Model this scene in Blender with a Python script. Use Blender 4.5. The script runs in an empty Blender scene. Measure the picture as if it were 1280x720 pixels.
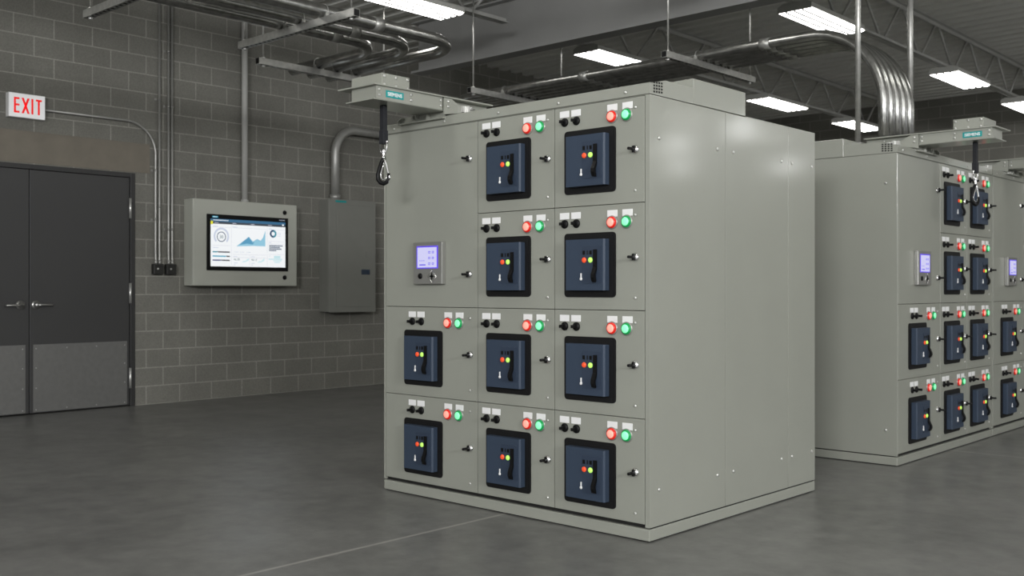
import bpy, bmesh, math, random
from mathutils import Vector, Matrix
random.seed(7)
S = bpy.context.scene
COL = S.collection
PI = math.pi

# ------------------------------------------------------------------ helpers
def lin(c):
    r = []
    for v in c:
        v = v / 255.0
        r.append(v / 12.92 if v <= 0.04045 else ((v + 0.055) / 1.055) ** 2.4)
    return (r[0], r[1], r[2], 1.0)

def mat(name, rgb, rough=0.5, metal=0.0, emit=None, estr=0.0, noise=0.0, nscale=8.0, bump=0.0, bscale=200.0, spec=0.5, coat=0.0):
    m = bpy.data.materials.new(name); m.use_nodes = True
    nt = m.node_tree; p = nt.nodes['Principled BSDF']
    c = rgb if len(rgb) == 4 else lin(rgb)
    p.inputs['Base Color'].default_value = c
    p.inputs['Roughness'].default_value = rough
    p.inputs['Metallic'].default_value = metal
    p.inputs['Specular IOR Level'].default_value = spec
    p.inputs['Coat Weight'].default_value = coat
    p.inputs['Coat Roughness'].default_value = 0.12
    if emit is not None:
        p.inputs['Emission Color'].default_value = lin(emit)
        p.inputs['Emission Strength'].default_value = estr
    if noise or bump:
        tc = nt.nodes.new('ShaderNodeTexCoord')
    if noise:
        n = nt.nodes.new('ShaderNodeTexNoise'); n.inputs['Scale'].default_value = nscale
        n.inputs['Detail'].default_value = 5
        nt.links.new(tc.outputs['Object'], n.inputs['Vector'])
        r = nt.nodes.new('ShaderNodeValToRGB')
        r.color_ramp.elements[0].position = 0.3; r.color_ramp.elements[1].position = 0.7
        r.color_ramp.elements[0].color = tuple(v * (1 - noise) for v in c[:3]) + (1,)
        r.color_ramp.elements[1].color = tuple(min(1, v * (1 + noise)) for v in c[:3]) + (1,)
        nt.links.new(n.outputs['Fac'], r.inputs['Fac'])
        nt.links.new(r.outputs['Color'], p.inputs['Base Color'])
    if bump:
        n2 = nt.nodes.new('ShaderNodeTexNoise'); n2.inputs['Scale'].default_value = bscale
        nt.links.new(tc.outputs['Object'], n2.inputs['Vector'])
        b = nt.nodes.new('ShaderNodeBump'); b.inputs['Strength'].default_value = bump
        b.inputs['Distance'].default_value = 0.001
        nt.links.new(n2.outputs['Fac'], b.inputs['Height'])
        nt.links.new(b.outputs['Normal'], p.inputs['Normal'])
    return m

def bx(bm, x0, x1, y0, y1, z0, z1):
    v = [bm.verts.new(p) for p in ((x0,y0,z0),(x1,y0,z0),(x1,y1,z0),(x0,y1,z0),(x0,y0,z1),(x1,y0,z1),(x1,y1,z1),(x0,y1,z1))]
    fs = [bm.faces.new([v[i] for i in q]) for q in ((0,3,2,1),(4,5,6,7),(0,1,5,4),(1,2,6,5),(2,3,7,6),(3,0,4,7))]
    return fs

def bbx(bm, x0, x1, y0, y1, z0, z1, b=0.003, seg=2):
    fs = bx(bm, x0, x1, y0, y1, z0, z1)
    es = set(e for f in fs for e in f.edges)
    bmesh.ops.bevel(bm, geom=list(es), offset=b, segments=seg, affect='EDGES', profile=0.5)

def basis(axis):
    a = Vector(axis).normalized()
    u = a.cross(Vector((0,0,1)) if abs(a.z) < 0.9 else Vector((1,0,0))).normalized()
    return a, u, a.cross(u)

def cyl(bm, p0, p1, r, n=16, r2=None, cap=True):
    p0, p1 = Vector(p0), Vector(p1); a, u, w = basis(p1 - p0)
    r2 = r if r2 is None else r2
    A = [bm.verts.new(p0 + r*(math.cos(2*PI*i/n)*u + math.sin(2*PI*i/n)*w)) for i in range(n)]
    B = [bm.verts.new(p1 + r2*(math.cos(2*PI*i/n)*u + math.sin(2*PI*i/n)*w)) for i in range(n)]
    for i in range(n):
        j = (i+1) % n
        f = bm.faces.new((A[i], A[j], B[j], B[i])); f.smooth = True
    if cap:
        bm.faces.new(A[::-1]); bm.faces.new(B)

def lathe(bm, base, axis, prof, n=20):
    # prof: list of (distance along axis, radius)
    base = Vector(base); a, u, w = basis(axis); rings = []
    for d, r in prof:
        rings.append([bm.verts.new(base + a*d + max(r,1e-5)*(math.cos(2*PI*i/n)*u + math.sin(2*PI*i/n)*w)) for i in range(n)])
    for k in range(len(rings)-1):
        for i in range(n):
            j = (i+1) % n
            f = bm.faces.new((rings[k][i], rings[k][j], rings[k+1][j], rings[k+1][i])); f.smooth = True
    bm.faces.new(rings[0][::-1]); bm.faces.new(rings[-1])

def tube(bm, pts, r, n=12, cap=True, flat=None):
    pts = [Vector(p) for p in pts]; rings = []
    t0 = (pts[1]-pts[0]).normalized(); a, u, w = basis(t0)
    for i, p in enumerate(pts):
        if i == 0: t = (pts[1]-pts[0])
        elif i == len(pts)-1: t = pts[-1]-pts[-2]
        else: t = (pts[i+1]-p).normalized() + (p-pts[i-1]).normalized()
        t.normalize()
        u = (u - t*u.dot(t)).normalized(); w = t.cross(u)
        rr = r[i] if isinstance(r, (list, tuple)) else r
        rings.append([bm.verts.new(p + rr*(math.cos(2*PI*k/n)*u + math.sin(2*PI*k/n)*w)) for k in range(n)])
    for q in range(len(rings)-1):
        for k in range(n):
            j = (k+1) % n
            f = bm.faces.new((rings[q][k], rings[q][j], rings[q+1][j], rings[q+1][k])); f.smooth = True
    if cap:
        bm.faces.new(rings[0][::-1]); bm.faces.new(rings[-1])

def prism(bm, poly, axis, d0, d1):
    """poly in the 2 remaining axes; extruded along axis ('x','y','z') from d0 to d1"""
    def P(a, b, d):
        return {'x': (d, a, b), 'y': (a, d, b), 'z': (a, b, d)}[axis]
    A = [bm.verts.new(P(a, b, d0)) for a, b in poly]
    B = [bm.verts.new(P(a, b, d1)) for a, b in poly]
    n = len(poly)
    bm.faces.new(A); bm.faces.new(B[::-1])
    for i in range(n):
        j = (i+1) % n
        bm.faces.new((A[j], A[i], B[i], B[j]))

def rrect(x0, x1, z0, z1, r, n=5):
    pts = []
    for cx, cz, a0 in ((x1-r, z0+r, -PI/2), (x1-r, z1-r, 0), (x0+r, z1-r, PI/2), (x0+r, z0+r, PI)):
        for i in range(n+1):
            a = a0 + PI/2*i/n
            pts.append((cx + r*math.cos(a), cz + r*math.sin(a)))
    return pts

def finish(bm, name):
    bmesh.ops.recalc_face_normals(bm, faces=bm.faces)
    me = bpy.data.meshes.new(name); bm.to_mesh(me); bm.free()
    return me

def mesh(name, fn, m):
    bm = bmesh.new(); fn(bm); me = finish(bm, name); me.materials.append(m); return me

def link(name, me, parent=None, loc=(0,0,0), rot=None, kind=None):
    o = bpy.data.objects.new(name, me); COL.objects.link(o)
    if parent is not None: o.parent = parent
    o.location = loc
    if rot is not None: o.rotation_euler = rot
    if kind: o['kind'] = kind
    return o

def part(name, fn, m, parent=None, loc=(0,0,0), rot=None, kind=None):
    return link(name, mesh(name, fn, m), parent, loc, rot, kind)

def thing(name, label, cat, loc=(0,0,0), rotz=0, group=None):
    o = bpy.data.objects.new(name, None); COL.objects.link(o)
    o.empty_display_size = 0.1
    o.location = loc; o.rotation_euler = (0,0,rotz)
    return tag(o, label, cat, group)

def tag(o, label, cat, group=None):
    o['label'] = label; o['category'] = cat
    if group: o['group'] = group
    return o

def struct(name, fn, m, label=None):
    o = part(name, fn, m, kind='structure')
    if label: o['label'] = label
    return o

def text_mesh(txt, size, m, bold=0.0, sx=1.0, depth=0.0006):
    """text lying in local x (reading direction) / z (up), facing -y, centred"""
    cu = bpy.data.curves.new('txt', 'FONT'); cu.body = txt; cu.size = size
    cu.offset = bold; cu.extrude = depth
    cu.align_x = 'CENTER'; cu.align_y = 'CENTER'
    ob = bpy.data.objects.new('txt', cu); COL.objects.link(ob)
    dg = bpy.context.evaluated_depsgraph_get()
    me = bpy.data.meshes.new_from_object(ob.evaluated_get(dg))
    bpy.data.objects.remove(ob); bpy.data.curves.remove(cu)
    xs = [v.co.x for v in me.vertices]; ys = [v.co.y for v in me.vertices]
    cx, cy = (min(xs)+max(xs))/2, (min(ys)+max(ys))/2
    for v in me.vertices:
        v.co = Vector(((v.co.x-cx)*sx, -v.co.z, v.co.y-cy))
    me.materials.clear(); me.materials.append(m)
    return me

def arc(c, a0, a1, r, u, w, n=14):
    c, u, w = Vector(c), Vector(u), Vector(w)
    return [c + r*(math.cos(a0+(a1-a0)*i/n)*u + math.sin(a0+(a1-a0)*i/n)*w) for i in range(n+1)]

def elbow(p, d_in, d_out, r, n=14):
    """rounded corner at p, coming along d_in leaving along d_out"""
    p, a, b = Vector(p), Vector(d_in), Vector(d_out)
    c = p - a*r + b*r
    return arc(c, 0, PI/2, r, -b, a, n)

# ------------------------------------------------------------------ materials
M = {}
M['paint'] = mat('grey_enamel', (151,153,144), rough=0.3, noise=0.02, nscale=3, bump=0.05, bscale=350, spec=0.35, coat=0.5)
M['paint_wallbox'] = mat('pale_grey_enamel', (186,188,178), rough=0.4, noise=0.02, nscale=3, bump=0.05)
M['paint_door'] = mat('grey_enamel_door', (148,150,141), rough=0.34, noise=0.02, nscale=3, bump=0.05, bscale=350)
M['dark_gap'] = mat('dark_recess', (28,28,26), rough=0.9)
M['black'] = mat('black_plastic', (11,11,12), rough=0.45, bump=0.05, spec=0.25)
M['bezel'] = mat('black_bezel', (16,16,17), rough=0.55, bump=0.1, spec=0.3)
M['navy'] = mat('navy_moulded_plastic', (53,65,82), rough=0.45, spec=0.35, noise=0.03, nscale=12, bump=0.05)
M['navy_dark'] = mat('navy_inset_plastic', (49,60,77), rough=0.45, spec=0.35, bump=0.05)
M['white'] = mat('white_nameplate', (238,238,238), rough=0.5, bump=0.03)
M['screw'] = mat('zinc_screw', (215,215,212), rough=0.3, metal=0.7, bump=0.02)
M['chrome'] = mat('bright_chrome', (225,225,225), rough=0.15, metal=1.0, bump=0.02)
M['galv'] = mat('galvanised_steel', (172,172,168), rough=0.38, metal=0.65, noise=0.15, nscale=25, bump=0.05)
M['emt'] = mat('conduit_steel', (165,165,162), rough=0.26, metal=0.95, noise=0.25, nscale=16, bump=0.5, bscale=22)
M['emt_small'] = mat('thin_conduit_steel', (178,178,174), rough=0.42, metal=0.55, noise=0.06, nscale=12, bump=0.03)
M['red'] = mat('red_lens', (215,40,30), rough=0.25, emit=(255,40,25), estr=0.12, bump=0.02)
M['red_core'] = mat('red_lens_lit', (255,170,155), rough=0.3, emit=(255,140,122), estr=0.62, bump=0.02)
M['green'] = mat('green_lens', (20,150,80), rough=0.25, emit=(20,190,90), estr=0.1, bump=0.02)
M['green_core'] = mat('green_lens_lit', (150,255,195), rough=0.3, emit=(120,245,175), estr=0.55, bump=0.02)
M['rbtn'] = mat('red_button', (238,88,48), rough=0.4, emit=(255,80,40), estr=0.25, bump=0.02)
M['gbtn'] = mat('lime_button', (190,240,110), rough=0.4, emit=(190,255,110), estr=0.45, bump=0.02)
M['silver'] = mat('silver_bezel', (160,160,156), rough=0.35, metal=0.6, bump=0.03)
M['violet'] = mat('violet_backlight', (60,50,120), rough=0.3, emit=(96,74,228), estr=0.9, bump=0.01)
M['lcd'] = mat('lit_lcd', (120,120,150), rough=0.3, emit=(212,210,246), estr=0.75, bump=0.01)
M['lcdtxt'] = mat('lcd_digits', (60,60,120), rough=0.4, emit=(120,105,235), estr=0.8, bump=0.01)
M['teal'] = mat('teal_sticker', (0,150,150), rough=0.4, bump=0.02)
M['letter'] = mat('white_lettering', (240,245,245), rough=0.5, bump=0.02)
M['strap'] = mat('black_webbing', (26,28,33), rough=0.75, noise=0.2, nscale=90, bump=0.3, bscale=500)
M['housing'] = mat('fixture_housing', (185,185,180), rough=0.5, bump=0.03)
M['lamp'] = mat('lit_tube', (250,250,250), rough=0.4, emit=(255,253,248), estr=10.0, bump=0.01)
M['steelpaint'] = mat('primed_steel', (178,178,174), rough=0.55, noise=0.06, nscale=5, bump=0.05)
M['girder'] = mat('girder_paint', (152,152,150), rough=0.5, noise=0.03, nscale=3, bump=0.05)
M['panel_grey'] = mat('panelboard_grey', (130,131,125), rough=0.45, noise=0.02, bump=0.04)
M['doorpaint'] = mat('charcoal_door_paint', (64,64,64), rough=0.42, noise=0.02, nscale=2, bump=0.05)
M['frame'] = mat('charcoal_frame_paint', (54,54,54), rough=0.45, bump=0.05)
M['kick'] = mat('brushed_kick_plate', (128,128,126), rough=0.5, metal=0.55, noise=0.05, nscale=20, bump=0.05)
M['nickel'] = mat('satin_nickel', (175,175,172), rough=0.3, metal=0.9, bump=0.03)
M['jbox'] = mat('dark_cast_box', (48,48,46), rough=0.5, metal=0.3, bump=0.1)
M['signw'] = mat('exit_sign_face', (205,205,205), rough=0.4, emit=(255,255,255), estr=0.36, bump=0.02)
M['signr'] = mat('exit_sign_red', (220,10,10), rough=0.4, emit=(255,5,5), estr=0.5, bump=0.02)
M['lintel'] = mat('precast_lintel', (124,118,107), rough=0.8, noise=0.08, nscale=6, bump=0.4, bscale=90)

def screen_mat(n, c, e=0.9):
    M[n] = mat('screen_' + n, tuple(int(v*0.2) for v in c), rough=0.3, emit=c, estr=e, bump=0.01)
for n, c in dict(s_white=(250,253,255), s_blue=(52,104,140), s_slate=(58,66,76), s_yellow=(232,226,40), s_line=(205,206,222),
                 s_ring=(206,214,232), s_navy=(26,66,104), s_teal=(40,140,160), s_cyan=(60,165,195), s_area=(150,205,228),
                 s_area2=(92,160,196), s_pale=(205,236,242), s_dark=(34,38,50), s_ink=(90,120,125), s_indigo=(50,62,120)).items():
    screen_mat(n, c)

def block_mat(name, axis, off):
    m = bpy.data.materials.new(name); m.use_nodes = True
    nt = m.node_tree; p = nt.nodes['Principled BSDF']; N = nt.nodes.new; L = nt.links.new
    tc = N('ShaderNodeTexCoord'); sp = N('ShaderNodeSeparateXYZ'); L(tc.outputs['Object'], sp.inputs[0])
    ad = N('ShaderNodeMath'); ad.operation = 'ADD'; ad.inputs[1].default_value = off + 40*0.4064
    L(sp.outputs[axis], ad.inputs[0])
    cb = N('ShaderNodeCombineXYZ'); L(ad.outputs[0], cb.inputs[0]); L(sp.outputs['Z'], cb.inputs[1])
    br = N('ShaderNodeTexBrick'); L(cb.outputs[0], br.inputs['Vector'])
    br.inputs['Scale'].default_value = 1.0
    br.inputs['Brick Width'].default_value = 0.4064; br.inputs['Row Height'].default_value = 0.2032
    br.inputs['Mortar Size'].default_value = 0.007; br.inputs['Mortar Smooth'].default_value = 0.4
    br.inputs['Bias'].default_value = 0.0
    br.inputs['Color1'].default_value = lin((122,121,114)); br.inputs['Color2'].default_value = lin((127,126,119))
    br.inputs['Mortar'].default_value = lin((158,157,149))
    n1 = N('ShaderNodeTexNoise'); n1.inputs['Scale'].default_value = 1.3; n1.inputs['Detail'].default_value = 6
    L(tc.outputs['Object'], n1.inputs['Vector'])
    n2 = N('ShaderNodeTexNoise'); n2.inputs['Scale'].default_value = 70; n2.inputs['Detail'].default_value = 3
    L(tc.outputs['Object'], n2.inputs['Vector'])
    mr = N('ShaderNodeMapRange'); mr.inputs['From Min'].default_value = 0.3; mr.inputs['From Max'].default_value = 0.7
    mr.inputs['To Min'].default_value = 0.86; mr.inputs['To Max'].default_value = 1.12; L(n1.outputs['Fac'], mr.inputs['Value'])
    mr2 = N('ShaderNodeMapRange'); mr2.inputs['From Min'].default_value = 0.3; mr2.inputs['From Max'].default_value = 0.7
    mr2.inputs['To Min'].default_value = 0.84; mr2.inputs['To Max'].default_value = 1.1; L(n2.outputs['Fac'], mr2.inputs['Value'])
    mu = N('ShaderNodeMath'); mu.operation = 'MULTIPLY'; L(mr.outputs[0], mu.inputs[0]); L(mr2.outputs[0], mu.inputs[1])
    vm = N('ShaderNodeVectorMath'); vm.operation = 'SCALE'; L(br.outputs['Color'], vm.inputs[0]); L(mu.outputs[0], vm.inputs['Scale'])
    L(vm.outputs[0], p.inputs['Base Color'])
    p.inputs['Roughness'].default_value = 0.85
    iv = N('ShaderNodeMath'); iv.operation = 'MULTIPLY_ADD'; L(br.outputs['Fac'], iv.inputs[0]); iv.inputs[1].default_value = -0.5
    L(n2.outputs['Fac'], iv.inputs[2])
    b = N('ShaderNodeBump'); b.inputs['Strength'].default_value = 0.35; b.inputs['Distance'].default_value = 0.004
    L(iv.outputs[0], b.inputs['Height']); L(b.outputs['Normal'], p.inputs['Normal'])
    return m
M['block_y'] = block_mat('concrete_block', 'Y', -0.149 + 0.2032)
M['block_x'] = block_mat('concrete_block_far', 'X', 0.0)

def floor_mat():
    m = bpy.data.materials.new('polished_concrete'); m.use_nodes = True
    nt = m.node_tree; p = nt.nodes['Principled BSDF']; N = nt.nodes.new; L = nt.links.new
    tc = N('ShaderNodeTexCoord')
    n1 = N('ShaderNodeTexNoise'); n1.inputs['Scale'].default_value = 0.8; n1.inputs['Detail'].default_value = 6; n1.inputs['Roughness'].default_value = 0.6
    n2 = N('ShaderNodeTexNoise'); n2.inputs['Scale'].default_value = 8.0; n2.inputs['Detail'].default_value = 6; n2.inputs['Roughness'].default_value = 0.62
    n3 = N('ShaderNodeTexNoise'); n3.inputs['Scale'].default_value = 2.2; n3.inputs['Detail'].default_value = 2
    mp = N('ShaderNodeMapping'); mp.inputs['Location'].default_value = (3.17, 5.31, 0.377); L(tc.outputs['Object'], mp.inputs['Vector'])
    for n in (n1, n2, n3): L(mp.outputs['Vector'], n.inputs['Vector'])
    mx = N('ShaderNodeMath'); mx.operation = 'ADD'; L(n1.outputs['Fac'], mx.inputs[0]); L(n2.outputs['Fac'], mx.inputs[1])
    rp = N('ShaderNodeValToRGB'); rp.color_ramp.elements[0].position = 0.36; rp.color_ramp.elements[1].position = 0.64
    hf = N('ShaderNodeMath'); hf.operation = 'MULTIPLY'; hf.inputs[1].default_value = 0.5; L(mx.outputs[0], hf.inputs[0])
    rp.color_ramp.elements[0].color = lin((92,92,90)); rp.color_ramp.elements[1].color = lin((122,122,119))
    L(hf.outputs[0], rp.inputs['Fac'])
    # saw-cut control joints: one line along Y at x=-1.0, one line along X at y=4.09
    sp = N('ShaderNodeSeparateXYZ'); L(tc.outputs['Object'], sp.inputs[0])
    def line(sock, c):
        a = N('ShaderNodeMath'); a.operation = 'SUBTRACT'; a.inputs[1].default_value = c; L(sock, a.inputs[0])
        b = N('ShaderNodeMath'); b.operation = 'ABSOLUTE'; L(a.outputs[0], b.inputs[0])
        d = N('ShaderNodeMapRange'); d.inputs['From Min'].default_value = 0.006; d.inputs['From Max'].default_value = 0.016
        d.inputs['To Min'].default_value = 1; d.inputs['To Max'].default_value = 0; L(b.outputs[0], d.inputs['Value'])
        return d.outputs[0]
    l = N('ShaderNodeMath'); l.operation = 'MAXIMUM'; L(line(sp.outputs['X'], -1.0), l.inputs[0]); L(line(sp.outputs['Y'], 4.09), l.inputs[1])
    fa = N('ShaderNodeMath'); fa.operation = 'MULTIPLY'; fa.inputs[1].default_value = 0.75; L(l.outputs[0], fa.inputs[0])
    mix = N('ShaderNodeMix'); mix.data_type = 'RGBA'; L(fa.outputs[0], mix.inputs['Factor'])
    L(rp.outputs['Color'], mix.inputs[6]); mix.inputs[7].default_value = lin((165,163,158))
    L(mix.outputs[2], p.inputs['Base Color'])
    p.inputs['Specular IOR Level'].default_value = 0.75
    ro = N('ShaderNodeMapRange'); ro.inputs['From Min'].default_value = 0.3; ro.inputs['From Max'].default_value = 0.7
    ro.inputs['To Min'].default_value = 0.30; ro.inputs['To Max'].default_value = 0.40; L(n3.outputs['Fac'], ro.inputs['Value'])
    L(ro.outputs[0], p.inputs['Roughness'])
    return m
M['floor'] = floor_mat()
M['deck'] = mat('steel_deck', (226,226,221), rough=0.5, noise=0.04, nscale=2, bump=0.03)

# ------------------------------------------------------------------ room
XW, YF, ZC = -7.704, 14.0, 4.60
XR, YN = 11.0, -11.0
struct('floor', lambda bm: bx(bm, XW-0.2, XR, YN, YF+0.2, -0.1, 0.0), M['floor'])
DY0, DY1, DZ = -1.025, 1.235, 2.55
def wl(bm):
    bx(bm, XW-0.2, XW, YN, DY0, 0, ZC+0.1)
    bx(bm, XW-0.2, XW, DY1, YF, 0, ZC+0.1)
    bx(bm, XW-0.2, XW, DY0, DY1, DZ, ZC+0.1)
struct('wall_left', wl, M['block_y'])
struct('wall_back', lambda bm: bx(bm, XW-0.2, XR, YF, YF+0.2, 0, ZC+0.1), M['block_x'])
def deck(bm):
    pitch, d = 0.262, 0.07
    prof = []
    y = YN
    while y < YF:
        prof += [(y, ZC), (y+0.10, ZC), (y+0.125, ZC+d), (y+0.237, ZC+d)]
        y += pitch
    prof.append((YF+0.2, ZC))
    a = [bm.verts.new((XW-0.2, q[0], q[1])) for q in prof]; b = [bm.verts.new((XR, q[0], q[1])) for q in prof]
    c = [bm.verts.new((XW-0.2, q[0], q[1]+0.02)) for q in prof]; e = [bm.verts.new((XR, q[0], q[1]+0.02)) for q in prof]
    for i in range(len(prof)-1):
        bm.faces.new((a[i], a[i+1], b[i+1], b[i])); bm.faces.new((c[i], e[i], e[i+1], c[i+1]))
struct('ceiling', deck, M['deck'])

# door opening: frame, two leaves, lintel
def dframe(bm):
    for y0, y1 in ((DY0, DY0+0.055), (DY1-0.055, DY1)):
        bbx(bm, XW-0.12, XW+0.012, y0, y1, 0, DZ, 0.004)
    bbx(bm, XW-0.12, XW+0.012, DY0+0.055, DY1-0.055, DZ-0.05, DZ, 0.004)
    bx(bm, XW-0.19, XW-0.13, DY0, DY1, 0, DZ)
struct('trim_1', dframe, M['frame'], 'charcoal steel frame around the double doors')
struct('trim_2', lambda bm: bbx(bm, XW+0.0005, XW+0.006, -1.2, 1.41, 2.562, 2.885, 0.003), M['lintel'], 'plain beige concrete lintel above the double doors')
def door(name, y0, y1, hinge_hi, label):
    o = struct(name, lambda bm: bbx(bm, XW-0.055, XW-0.006, y0, y1, 0.012, 2.497, 0.003), M['doorpaint'], label)
    k0, k1 = y0+0.035, y1-0.027
    if not hinge_hi: k0, k1 = y0+0.027, y1-0.035
    k = part('kick_plate', lambda bm: bbx(bm, XW-0.0065, XW-0.003, k0, k1, 0.02, 0.712, 0.001), M['kick'], o)
    for zz, n in ((0.67, 4), (0.045, 4)):
        for i in range(n):
            yy = k0+0.028 + (k1-k0-0.056)*i/(n-1)
            part('screw', lambda bm: lathe(bm, (XW-0.004, yy, zz), (1,0,0), [(0,0.006),(0.003,0.004),(0.0035,0.001)], 10), M['screw'], k)
    for zz in (0.472, 0.266):
        for yy in (k0+0.028, k1-0.028):
            part('screw', lambda bm: lathe(bm, (XW-0.004, yy, zz), (1,0,0), [(0,0.006),(0.003,0.004),(0.0035,0.001)], 10), M['screw'], k)
    hy = y0+0.062 if hinge_hi else y1-0.085
    sg = 1 if hinge_hi else -1
    h = part('door_handle', lambda bm: lathe(bm, (XW-0.007, hy, 1.118), (1,0,0), [(0,0.046),(0.008,0.046),(0.014,0.04),(0.016,0.03),(0.034,0.026),(0.05,0.024),(0.052,0.001)], 24), M['nickel'], o)
    def lever(bm):
        tube(bm, [(XW+0.035, hy, 1.118), (XW+0.045, hy+sg*0.03, 1.118), (XW+0.046, hy+sg*0.08, 1.117), (XW+0.044, hy+sg*0.14, 1.116), (XW+0.03, hy+sg*0.158, 1.116)], [0.014,0.014,0.012,0.011,0.010], 10)
    part('lever', lever, M['nickel'], h)
    ye = y1+0.002 if hinge_hi else y0-0.002
    for zc in (2.163, 1.235, 0.307):
        part('hinge', lambda bm: cyl(bm, (XW+0.012, ye, zc-0.11), (XW+0.012, ye, zc+0.11), 0.014, 12), M['screw'], o)
door('door_1', 0.108, 1.176, True, 'right charcoal door leaf with metal kick plate and lever handle')
door('door_2', -0.966, 0.100, False, 'left charcoal door leaf partly cut by the photo edge')

# ------------------------------------------------------------------ roof steel
GY = 4.20
gir = part('roof_girder', lambda bm: (bx(bm, -6.38, XR, GY-0.1, GY+0.1, 3.90, 3.925), bx(bm, -6.38, XR, GY-0.1, GY+0.1, 4.50, 4.52),
           bx(bm, -6.34, XR, GY-0.008, GY+0.008, 3.925, 4.50)), M['girder'])
tag(gir, 'deep pale grey I-beam girder crossing under the roof deck', 'girder')
def joist(x, y0, y1, b0, b1, first_top, label, pit=1.11):
    t = thing('bar_joist', label, 'joist', (x, y0, 4.08), 0, 'open web roof joists')
    zb, zt = 4.105, 4.565
    X0 = 0
    def chord(bm, a, b, z, up):
        for s in (-1, 1):
            if up:
                bx(bm, s*0.008, s*0.05, a-y0, b-y0, z-4.08+0.022, z-4.08+0.028); bx(bm, s*0.008, s*0.014, a-y0, b-y0, z-4.08-0.025, z-4.08+0.022)
            else:
                bx(bm, s*0.008, s*0.05, a-y0, b-y0, z-4.08-0.025, z-4.08-0.019); bx(bm, s*0.008, s*0.014, a-y0, b-y0, z-4.08-0.019, z-4.08+0.025)
    part('top_chord', lambda bm: chord(bm, y0, y1, zt, True), M['steelpaint'], t)
    part('bottom_chord', lambda bm: chord(bm, b0, b1, zb, False), M['steelpaint'], t)
    part('seat', lambda bm: (bx(bm, -0.05, 0.05, 0.0, 0.16, 0.443, 0.462), bx(bm, -0.05, 0.05, y1-y0-0.16, y1-y0, 0.443, 0.462)), M['steelpaint'], t)
    k = first_top
    while k < y1+pit:
        for dirn in (-1, 1):
            a = (0, k+dirn*0.05-y0, zt-4.08); b = (0, k+dirn*(pit/2-0.05)-y0, zb-4.08)
            if min(a[1], b[1]) < 0.02 or max(a[1], b[1]) > y1-y0-0.02: continue
            if not (b0-0.05 < b[1]+y0 < b1+0.05): continue
            part('web_bar', lambda bm: cyl(bm, a, b, 0.016, 8), M['steelpaint'], t)
        k += pit
    return t
for x, nm in ((-4.40, 'left'), (-1.78, 'right')):
    far = 'above the pair of far lights, third from the camera side' 
    joist(x, GY+0.004, YF-0.01, GY+0.5, YF-0.15, 7.62-1.11*3,
          {'left': 'open web roof joist beyond the girder, above the lights right of the nearest cabinet',
           'right': 'open web roof joist passing behind the big conduit bend at top right'}[nm])
joist(-4.40, -6.0, GY-0.004, -5.8, 3.66, 3.66+0.05-0.555-1.11*7+0.5, 'open web joist ending against the near side of the girder')

# ------------------------------------------------------------------ ceiling lights
LW, LL = 0.36, 1.22
def fx_housing(bm):
    h = 0.088
    prism(bm, [(-LW/2, 0.012), (LW/2, 0.012), (LW/2, h-0.03), (LW/2-0.06, h), (-LW/2+0.06, h), (-LW/2, h-0.03)], 'y', -LL/2, LL/2)
    for s in (-1, 1):
        bx(bm, -LW/2, LW/2, s*LL/2-(0.004 if s > 0 else 0), s*LL/2+(0.004 if s < 0 else 0), 0.0, 0.012)
me_house = mesh('housing', fx_housing, M['housing'])
def fx_tube(bm):
    prism(bm, [(-0.034, 0.012), (-0.033, -0.003), (-0.02, -0.008), (0.02, -0.008), (0.033, -0.003), (0.034, 0.012)], 'y', -LL/2+0.006, LL/2-0.006)
me_div = mesh('divider', lambda bm: bx(bm, -0.008, 0.008, -LL/2+0.006, LL/2-0.006, -0.010, 0.012), M['black'])
me_tube = mesh('lamp_tube', fx_tube, M['lamp'])
def fx_bracket(bm):
    for y in (-0.45, 0.45): bx(bm, -0.05, 0.05, y-0.02, y+0.02, 0.086, 0.10)
me_brk = mesh('mounting_bracket', fx_bracket, M['housing'])
def light(x, y, label, z=4.0):
    t = thing('ceiling_light', label, 'light', (x, y, z), 0, 'tube lights under the roof')
    link('housing', me_house, t)
    for i in range(4): link('lamp_tube', me_tube, t, (-0.132+0.088*i, 0, 0))
    for q in (-0.088, 0, 0.088): link('divider', me_div, t, (q, 0, 0))
    link('mounting_bracket', me_brk, t)
light(-4.40, 2.265, 'large bright tube light at the top edge, nearest of the lights in view')
light(-4.39, 5.61, 'tube light just beyond the girder, above the front of the nearest cabinet')
light(-1.78, 5.60, 'tube light at the top, partly behind the thin vertical pole and conduit bend')
light(-1.78, 9.55, 'tube light hanging beyond the right end of the bent conduits, above the far hoist')
light(-1.78, 12.34, 'tube light at the right photo edge, cut off by it')
light(-4.40, 9.56, 'tube light just right of the roof box of the nearest cabinet')
light(-4.40, 12.31, 'farthest tube light, low behind the vertical pole')
# the same fixtures carry on over the part of the hall beyond the frame
for x, y in ((0.84, -4.3), (0.84, -1.0), (0.84, 2.26), (0.84, 5.6), (0.84, 9.55), (0.84, 12.3), (3.46, -4.3), (3.46, -1.0), (3.46, 2.26), (3.46, 5.6), (3.46, 9.55),
             (-1.78, -4.3), (-1.78, -1.0), (-1.78, 2.26), (-4.4, -1.0), (-4.4, -4.3), (6.08, -1.0), (6.08, 2.26), (6.08, 5.6), (6.08, 9.55), (6.08, 12.3), (8.7, 2.26), (8.7, 5.6), (8.7, 9.55), (8.7, 12.3)):
    light(x, y, 'tube light under the roof, outside the picture')

# ------------------------------------------------------------------ switchgear
CW, CD = 2.05, 1.81
COLS = [(0.0195, 0.8335), (0.8385, 1.4205), (1.4255, 2.0185)]
ROWS = [(0.0885, 0.6195), (0.6225, 1.1685), (1.1715, 1.7185), (1.7215, 2.258)]
RB = [0.0735, 0.621, 1.1705, 1.7195]

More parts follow.
